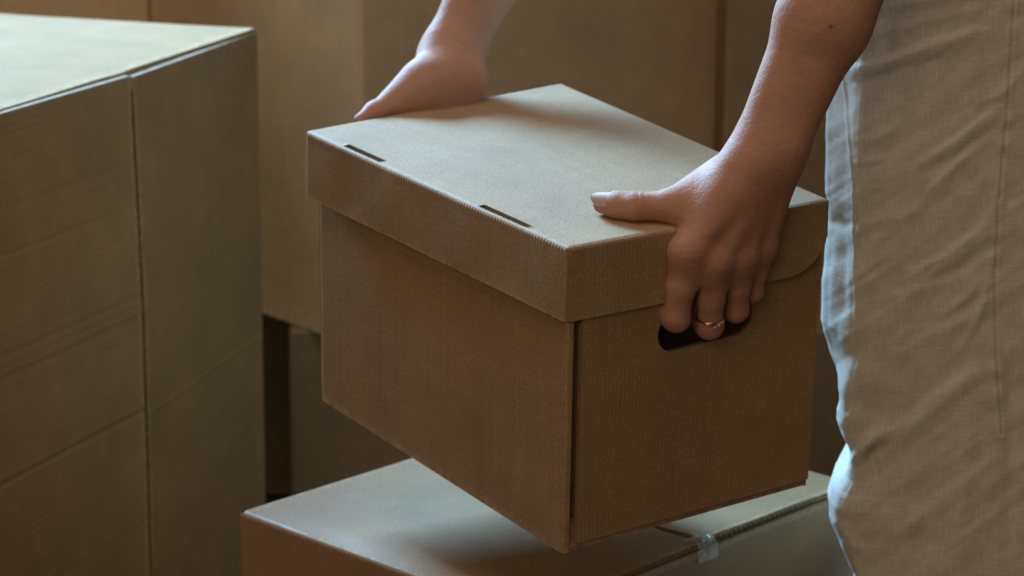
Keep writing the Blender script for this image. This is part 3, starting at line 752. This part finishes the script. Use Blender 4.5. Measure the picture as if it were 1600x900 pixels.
# ---- ring with a small stone on the second finger
def ring():
    gold = plain('gold', (.80, .58, .34), .22, .5, 1.0)
    a, b_ = mcp[1], pip[1]; ax = (b_-a)/np.linalg.norm(b_-a); c = hp(1113, 495, 1, -.0150); c = a + ax*((c-a)@ax) - HX*.0000
    n = dors - ax*(dors@ax); n /= np.linalg.norm(n); s_ = np.cross(ax, n); R0 = .0103; r0 = .00065
    V = []; Fc = []; na, nb = 64, 8
    for strand in (-1, 1):
        b0 = len(V)
        for i in range(na):
            t = 2*math.pi*i/na; off = strand*(.0009*math.cos(t)*abs(math.cos(t)) if math.cos(t) > 0 else 0)
            e = n*math.cos(t)+s_*math.sin(t)
            tilt = ax*(math.sin(t)*-.0010)
            for j in range(nb):
                p = 2*math.pi*j/nb; V.append(c + e*(R0+r0*math.cos(p)) + ax*(off*1.3*math.copysign(1, 1)+r0*1.2*math.sin(p)) + tilt)
        for i in range(na):
            for j in range(nb): Fc.append([b0+i*nb+j, b0+i*nb+(j+1) % nb, b0+((i+1) % na)*nb+(j+1) % nb, b0+((i+1) % na)*nb+j])
    rg = meshobj('ring', V, Fc, gold, person, True)
    mt, nt, b = newmat('stone'); b.inputs['Base Color'].default_value = (.9, .9, .92, 1); b.inputs['Roughness'].default_value = .05; b.inputs['Transmission Weight'].default_value = .5
    bm = bmesh.new()
    for k, (dx, dr) in enumerate(((0., .0017), (.0030, .0011), (-.0028, .0011))):
        g_ = bmesh.ops.create_icosphere(bm, subdivisions=1, radius=dr)
        bmesh.ops.translate(bm, verts=g_['verts'], vec=Vector(c + n*(R0+.0012-abs(dx)*.12) + s_*(dx+.001) + ax*dx*.4 - np.array(parent_origin(person))))
    me = bpy.data.meshes.new('stone'); bm.to_mesh(me); bm.free(); me.materials.append(mt); link(bpy.data.objects.new('stone', me), rg)
    rg.data.update()
ring()

# ---------------------------------------------------------------- linen trousers
def linen():
    mt, nt, b = newmat('linen'); L = nt.links.new
    uv = N(nt, 'ShaderNodeUVMap'); uv.uv_map = 'UVMap'
    def st(sx, sy, det=3.0):
        m_ = N(nt, 'ShaderNodeMapping'); L(uv.outputs[0], m_.inputs[0]); m_.inputs[3].default_value = (sx, sy, 1)
        n_ = N(nt, 'ShaderNodeTexNoise', Scale=1.0, Detail=det, Roughness=.6); L(m_.outputs[0], n_.inputs['Vector']); return n_.outputs[0]
    warp, weft, blo = st(1100, 60), st(60, 1100), st(14, 14)
    th = math_(nt, 'ADD', warp, weft)
    c = mix(nt, ramp(nt, th, [(.38*1, 0.), (.62, 1.)]), (.50, .43, .34), (.80, .73, .62))
    c = mix(nt, ramp(nt, math_(nt, 'MULTIPLY', th, .5), [(.38, 0.), (.62, 1.)]), (.57, .52, .435), (.745, .69, .60))
    sm_ = N(nt, 'ShaderNodeAttribute'); sm_.attribute_name = 'stitch'
    c = mix(nt, math_(nt, 'MULTIPLY', sm_.outputs['Fac'], .45), c, (.28, .22, .16))
    L(c, b.inputs['Base Color']); b.inputs['Roughness'].default_value = .85; b.inputs['Specular IOR Level'].default_value = .2
    b.inputs['Sheen Weight'].default_value = .12; b.inputs['Sheen Roughness'].default_value = .5
    hgt = math_(nt, 'ADD', math_(nt, 'MULTIPLY', th, .00030), math_(nt, 'MULTIPLY', blo, .0030))
    bp = N(nt, 'ShaderNodeBump', Strength=.9, Distance=1.0); L(hgt, bp.inputs['Height'])
    L(bp.outputs[0], b.inputs['Normal'])
    return mt
M_linen = linen()
EDGE = np.array([(-200, 1298), (0, 1298), (60, 1298), (110, 1298), (150, 1296), (200, 1293), (300, 1293), (330, 1299), (350, 1298), (430, 1290), (500, 1288), (550, 1302), (600, 1328), (618, 1329), (640, 1321), (660, 1330), (680, 1348), (700, 1353), (722, 1342), (745, 1314), (765, 1305), (790, 1309), (830, 1330), (868, 1360), (900, 1368), (1000, 1366), (1500, 1345)], float)
# cross-section: x from the front edge, y in depth (0 at the face towards the camera)
CS = np.array([(.150, .235), (.080, .215), (.030, .150), (.007, .095), (.000, .058), (.0030, .039), (.0085, .021), (.0140, .006), (.024, .000), (.070, -.008), (.115, -.014), (.165, -.014), (.215, -.004), (.262, .020), (.295, .065), (.300, .125), (.265, .190), (.210, .230)])
DT = 1.835
STROKES = [  # px polyline, height mm, half-width px, sharp side
    ([(1322, 112), (1352, 104), (1392, 94), (1450, 72), (1530, 47)], 6.0, 9, 1), ([(1335, 128), (1400, 112), (1470, 92)], -3.0, 9, 0),
    ([(1372, 12), (1440, 2), (1530, -12)], 3.0, 8, 0), ([(1345, 62), (1420, 40), (1520, 15)], 2.2, 10, 0),
    ([(1440, 252), (1490, 222), (1560, 168)], 3.2, 7, 1), ([(1450, 298), (1480, 270), (1522, 228)], 3.0, 6, 1), ([(1445, 270), (1500, 240), (1560, 195)], -2.0, 8, 0),
    ([(1430, 425), (1480, 400), (1530, 362), (1556, 322)], 3.4, 9, 1), ([(1440, 445), (1500, 420), (1548, 380)], -2.0, 10, 0),
    ([(1500, 545), (1525, 505), (1542, 450), (1550, 400)], 2.5, 8, 0), ([(1470, 490), (1510, 465), (1545, 425)], 1.8, 8, 0),
    ([(1400, 690), (1440, 650), (1500, 600), (1570, 560)], 3.0, 14, 0), ([(1375, 655), (1420, 640), (1490, 580)], -2.5, 14, 0),
    ([(1334, 722), (1348, 700), (1362, 684), (1385, 672)], 9.0, 9, 1), ([(1350, 726), (1366, 706), (1385, 694)], -5.0, 9, 0),
    ([(1318, 640), (1340, 655), (1362, 660)], 3.5, 14, 0), ([(1360, 700), (1366, 730), (1372, 755)], -4.0, 6, 0), ([(1305, 770), (1330, 790), (1345, 820)], 2.5, 20, 0),
    ([(1312, 820), (1335, 850), (1352, 866)], 4.0, 10, 0), ([(1350, 880), (1400, 830), (1470, 790)], 2.2, 14, 0), ([(1340, 790), (1400, 760), (1470, 720)], 2.0, 14, 0),
    ([(1510, 640), (1506, 760), (1500, 900)], 3.0, 14, 0), ([(1578, 560), (1580, 700), (1576, 900)], -3.0, 12, 0), ([(1452, 700), (1446, 800), (1440, 900)], -1.8, 14, 0),
    ([(1330, 355), (1380, 345), (1440, 325)], 1.6, 10, 0), ([(1338, 220), (1370, 214), (1400, 205)], 1.6, 8, 0), ([(1336, 255), (1365, 250), (1385, 246)], 1.3, 6, 0), ([(1300, 345), (1318, 352), (1334, 350)], -3.0, 8, 0),
    ([(1300, 300), (1306, 400), (1300, 500)], .9, 6, 0), ([(1318, 330), (1322, 420), (1312, 520)], -1.0, 6, 0), ([(1310, 440), (1316, 520), (1326, 590)], .9, 6, 0),
    ([(1600, 110), (1560, 150), (1530, 160)], 1.8, 8, 0), ([(1400, 560), (1460, 520), (1530, 490)], 1.2, 9, 0), ([(1360, 480), (1420, 455), (1470, 440)], 1.2, 9, 0)]
SEAM_F = np.array([(1318, 118), (1325, 200), (1333, 300), (1335, 430), (1341, 560), (1350, 604)], float)
SEAM_S = np.array([(1587, -60), (1585, 0), (1576, 150), (1560, 330), (1555, 450), (1557, 560), (1564, 640), (1566, 680)], float)
def dist_poly(px, py, poly):
    best = np.full(px.shape, 1e9); sg = np.zeros(px.shape); tt = np.zeros(px.shape); L0 = 0
    poly = np.asarray(poly, float); tot = np.linalg.norm(np.diff(poly, axis=0), axis=1).sum()
    for a, b_ in zip(poly[:-1], poly[1:]):
        d = b_-a; l = np.linalg.norm(d); t = np.clip(((px-a[0])*d[0]+(py-a[1])*d[1])/(l*l), 0, 1)
        ex, ey = px-(a[0]+t*d[0]), py-(a[1]+t*d[1]); q = np.hypot(ex, ey); s_ = (d[0]*ey-d[1]*ex)/l
        mk = q < best; best = np.where(mk, q, best); sg = np.where(mk, s_, sg); tt = np.where(mk, (L0+t*l)/tot, tt); L0 += l
    return best, sg, tt
def vnoise(x, y, seed):
    r = np.random.default_rng(seed); g = r.normal(0, 1, (64, 64)); xi, yi = np.floor(x).astype(int), np.floor(y).astype(int); fx, fy_ = smooth(x-xi), smooth(y-yi)
    G = lambda i, j: g[(i) % 64, (j) % 64]
    return (G(xi, yi)*(1-fx)+G(xi+1, yi)*fx)*(1-fy_)+(G(xi, yi+1)*(1-fx)+G(xi+1, yi+1)*fx)*fy_
def catmull(P, n):
    out = []; m_ = len(P)
    for i in range(m_):
        p0, p1_, p2_, p3 = P[i-1], P[i], P[(i+1) % m_], P[(i+2) % m_]
        for t in np.linspace(0, 1, n[i], endpoint=False):
            out.append(.5*((2*p1_)+(-p0+p2_)*t+(2*p0-5*p1_+4*p2_-p3)*t*t+(-p0+3*p1_-3*p2_+p3)*t**3))
    return np.array(out)
def leg(y0, x_extra, fine):
    nseg = [max(3, int(np.linalg.norm(CS[(i+1) % len(CS)]-CS[i])/(.0011 if fine and 2 <= i <= 12 else .012))) for i in range(len(CS))]
    c2 = catmull(CS, nseg)
    zs = np.concatenate([np.linspace(.055, .40, 30, endpoint=False), np.linspace(.40, .93, 440 if fine else 60, endpoint=False), np.linspace(.93, 1.02, 8)])
    A, Bz = len(zs), len(c2)
    X = np.zeros((A, Bz)); Y = np.zeros((A, Bz)); Zz = np.repeat(zs[:, None], Bz, 1)
    d_edge = np.array([toprj((.25, DT+.055, z))[1:] for z in zs]); py_r, dd = d_edge[:, 0], d_edge[:, 1]
    ex = (np.interp(py_r, EDGE[:, 0], EDGE[:, 1])-800)/F_PX*dd
    ref = (1300-800)/F_PX*dd
    wgt = np.exp(-np.maximum(c2[None, :, 0], 0)/(.030-.013*smooth((py_r-540)/60))[:, None])
    X = ref[:, None] + c2[None, :, 0] + (ex-ref-.002)[:, None]*wgt + x_extra
    X -= smooth((py_r-530)/70)[:, None]*.018*np.exp(-(np.maximum(c2[:, 1], 0)/.04)**2)[None]*(np.exp(-np.maximum(c2[:, 0]-.006, 0)/.02))[None]
    Y = y0 + c2[None, :, 1] + 0*Zz
    # where the edge pokes out the cloth also swells towards the camera
    Y -= np.clip((ref-ex)[:, None], -.01, .02)*.35*np.exp(-((c2[:, 0]-.02)/.03)**2)[None]*(c2[:, 1] < .09)[None]*smooth((py_r-560)/60)[:, None]
    arc = np.cumsum(np.r_[0, np.linalg.norm(np.diff(c2, axis=0), axis=1)])
    P = np.stack([X, Y, Zz], -1); stitch = np.zeros((A, Bz))
    tan = np.roll(c2, -1, 0)-np.roll(c2, 1, 0); tan /= np.linalg.norm(tan, axis=1)[:, None]
    Nn = np.stack([tan[:, 1], -tan[:, 0]], -1)      # outward
    if Nn[10] @ np.array([0, -1]) < 0 and False: Nn = -Nn
    # make sure it points outward from the middle of the section
    cen = c2.mean(0); s_ = np.sign(((c2-cen)*Nn).sum(1)); Nn = Nn*np.where(np.median(s_) < 0, -1, 1)
    if fine:
        Q = P.reshape(-1, 3)-CAMP; dd_ = Q@FWD; px = (800+F_PX*(Q@RIGHT)/dd_).reshape(A, Bz); py = (450-F_PX*(Q@UP)/dd_).reshape(A, Bz)
        fr = smooth((.085-c2[:, 1])/.03)[None]
        D = np.zeros((A, Bz))
        for poly, amp, wd, sh in STROKES:
            q, sg, tt = dist_poly(px, py, poly)
            w2 = np.where(sg > 0, wd*1.9, wd*.8) if sh else wd
            D += .72*amp*.001*np.exp(-(q/w2)**2)*np.sin(np.pi*np.clip(.12+tt*.76, 0, 1))
        u = (px*.86+py*.5); v = (-px*.5+py*.86)
        D += .00035*vnoise(u/52, (px*.55+py*.84)/24, 5) + .00045*vnoise(px/22+7, py/34, 6) + .00015*vnoise(u/30, (px*.55+py*.84)/9, 8)
        q, sg, tt = dist_poly(px, py, SEAM_F); D += .0009*np.exp(-(q/2.0)**2)*(tt < .999) - .0003*np.exp(-((q-4)/2.5)**2)*(sg < 0)
        D += .0010*np.exp(-(np.maximum(0, -sg)*0+np.abs(q)/26)**2)*np.sin(py/13.)*.4
        q, sg, tt = dist_poly(px, py, SEAM_S); D -= .0020*np.exp(-(q/2.0)**2); D += .0007*np.exp(-(q/7.0)**2)
        D += .0006*np.exp(-(q/12.)**2)*np.sin(py/9.+2*np.sin(py/31.))
        stitch = np.exp(-(q/1.5)**2)*(.55+.45*np.sin(py*.9)); stitch[tt > .999] = 0
        D *= fr
    else:
        D = .004*np.sin(zs[:, None]*25+c2[None, :, 0]*30)
    P[..., 0] += D*Nn[None, :, 0]; P[..., 1] += D*Nn[None, :, 1]
    # draw in towards the ankle a little, and to the waist
    uvx = np.repeat(arc[None], A, 0); uvy = Zz
    idx = np.arange(A*Bz).reshape(A, Bz); nx = np.roll(idx, -1, 1)
    f = np.stack([idx[:-1], nx[:-1], nx[1:], idx[1:]], -1).reshape(-1, 4)
    return P.reshape(-1, 3), f, np.stack([uvx.ravel(), uvy.ravel()], -1), stitch.ravel()
Vn, Fn, Un, Sn = leg(DT, 0., True)
Vf, Ff, Uf, Sf = leg(DT+.225, .085, False)
tr = meshobj('trousers', np.concatenate([Vn, Vf]), np.concatenate([Fn, Ff+len(Vn)]), M_linen, person, True, np.concatenate([Un, Uf]), {'stitch': np.concatenate([Sn, Sf])})
# ---- shirt, shoes and hair, all above or below the picture
def garment(name, grp, h, mat, clip=None):
    V, Fq = mesh_sdf(grp, [], h)
    if clip is not None:
        k = clip(V); Fq = Fq[k[Fq].all(1)]; used = np.unique(Fq); rm = np.full(len(V), -1); rm[used] = np.arange(len(used)); V = V[used]; Fq = rm[Fq]
    meshobj(name, V, Fq, mat, person, True)
M_shirt = plain('shirt_cotton', (.42, .40, .37), .9, .2)
dn = lambda a, b_, t: a+(b_-a)*t
garment('shirt', Group(.05, [Cone(shL, shR, .066, .066), Cone(chest, hipc+Z*.02, .125, .150), Cone(chest, dn(chest, neck, .7), .09, .066), (Cone(shL, dn(shL, elbowL, .62), .064, .054), .03), (Cone(shR, dn(shR, elbowR, .62), .064, .054), .03)]), .006, M_shirt)
M_hair = plain('hair_brown', (.09, .05, .03), .6, .4)
garment('hair', Group(.02, [Cone(headc+uph*.05-fwdh*.02, headc+uph*.075-fwdh*.03, .090, .092), Cone(headc+uph*.02-fwdh*.05, headc-uph*.05-fwdh*.075, .07, .05)]), .005, M_hair)
M_shoe = plain('shoe_leather', (.75, .72, .68), .5, .4)
for y_ in (DT+.11, DT+.335):
    garment('shoe', Group(.02, [Cone((.46, y_, .036), (.34, y_, .034), .034, .036), Cone((.34, y_, .034), (.26, y_, .028), .040, .026), Cone((.46, y_, .04), (.45, y_, .09), .035, .038)]), .004, M_shoe, lambda V: V[:, 2] > -.01)
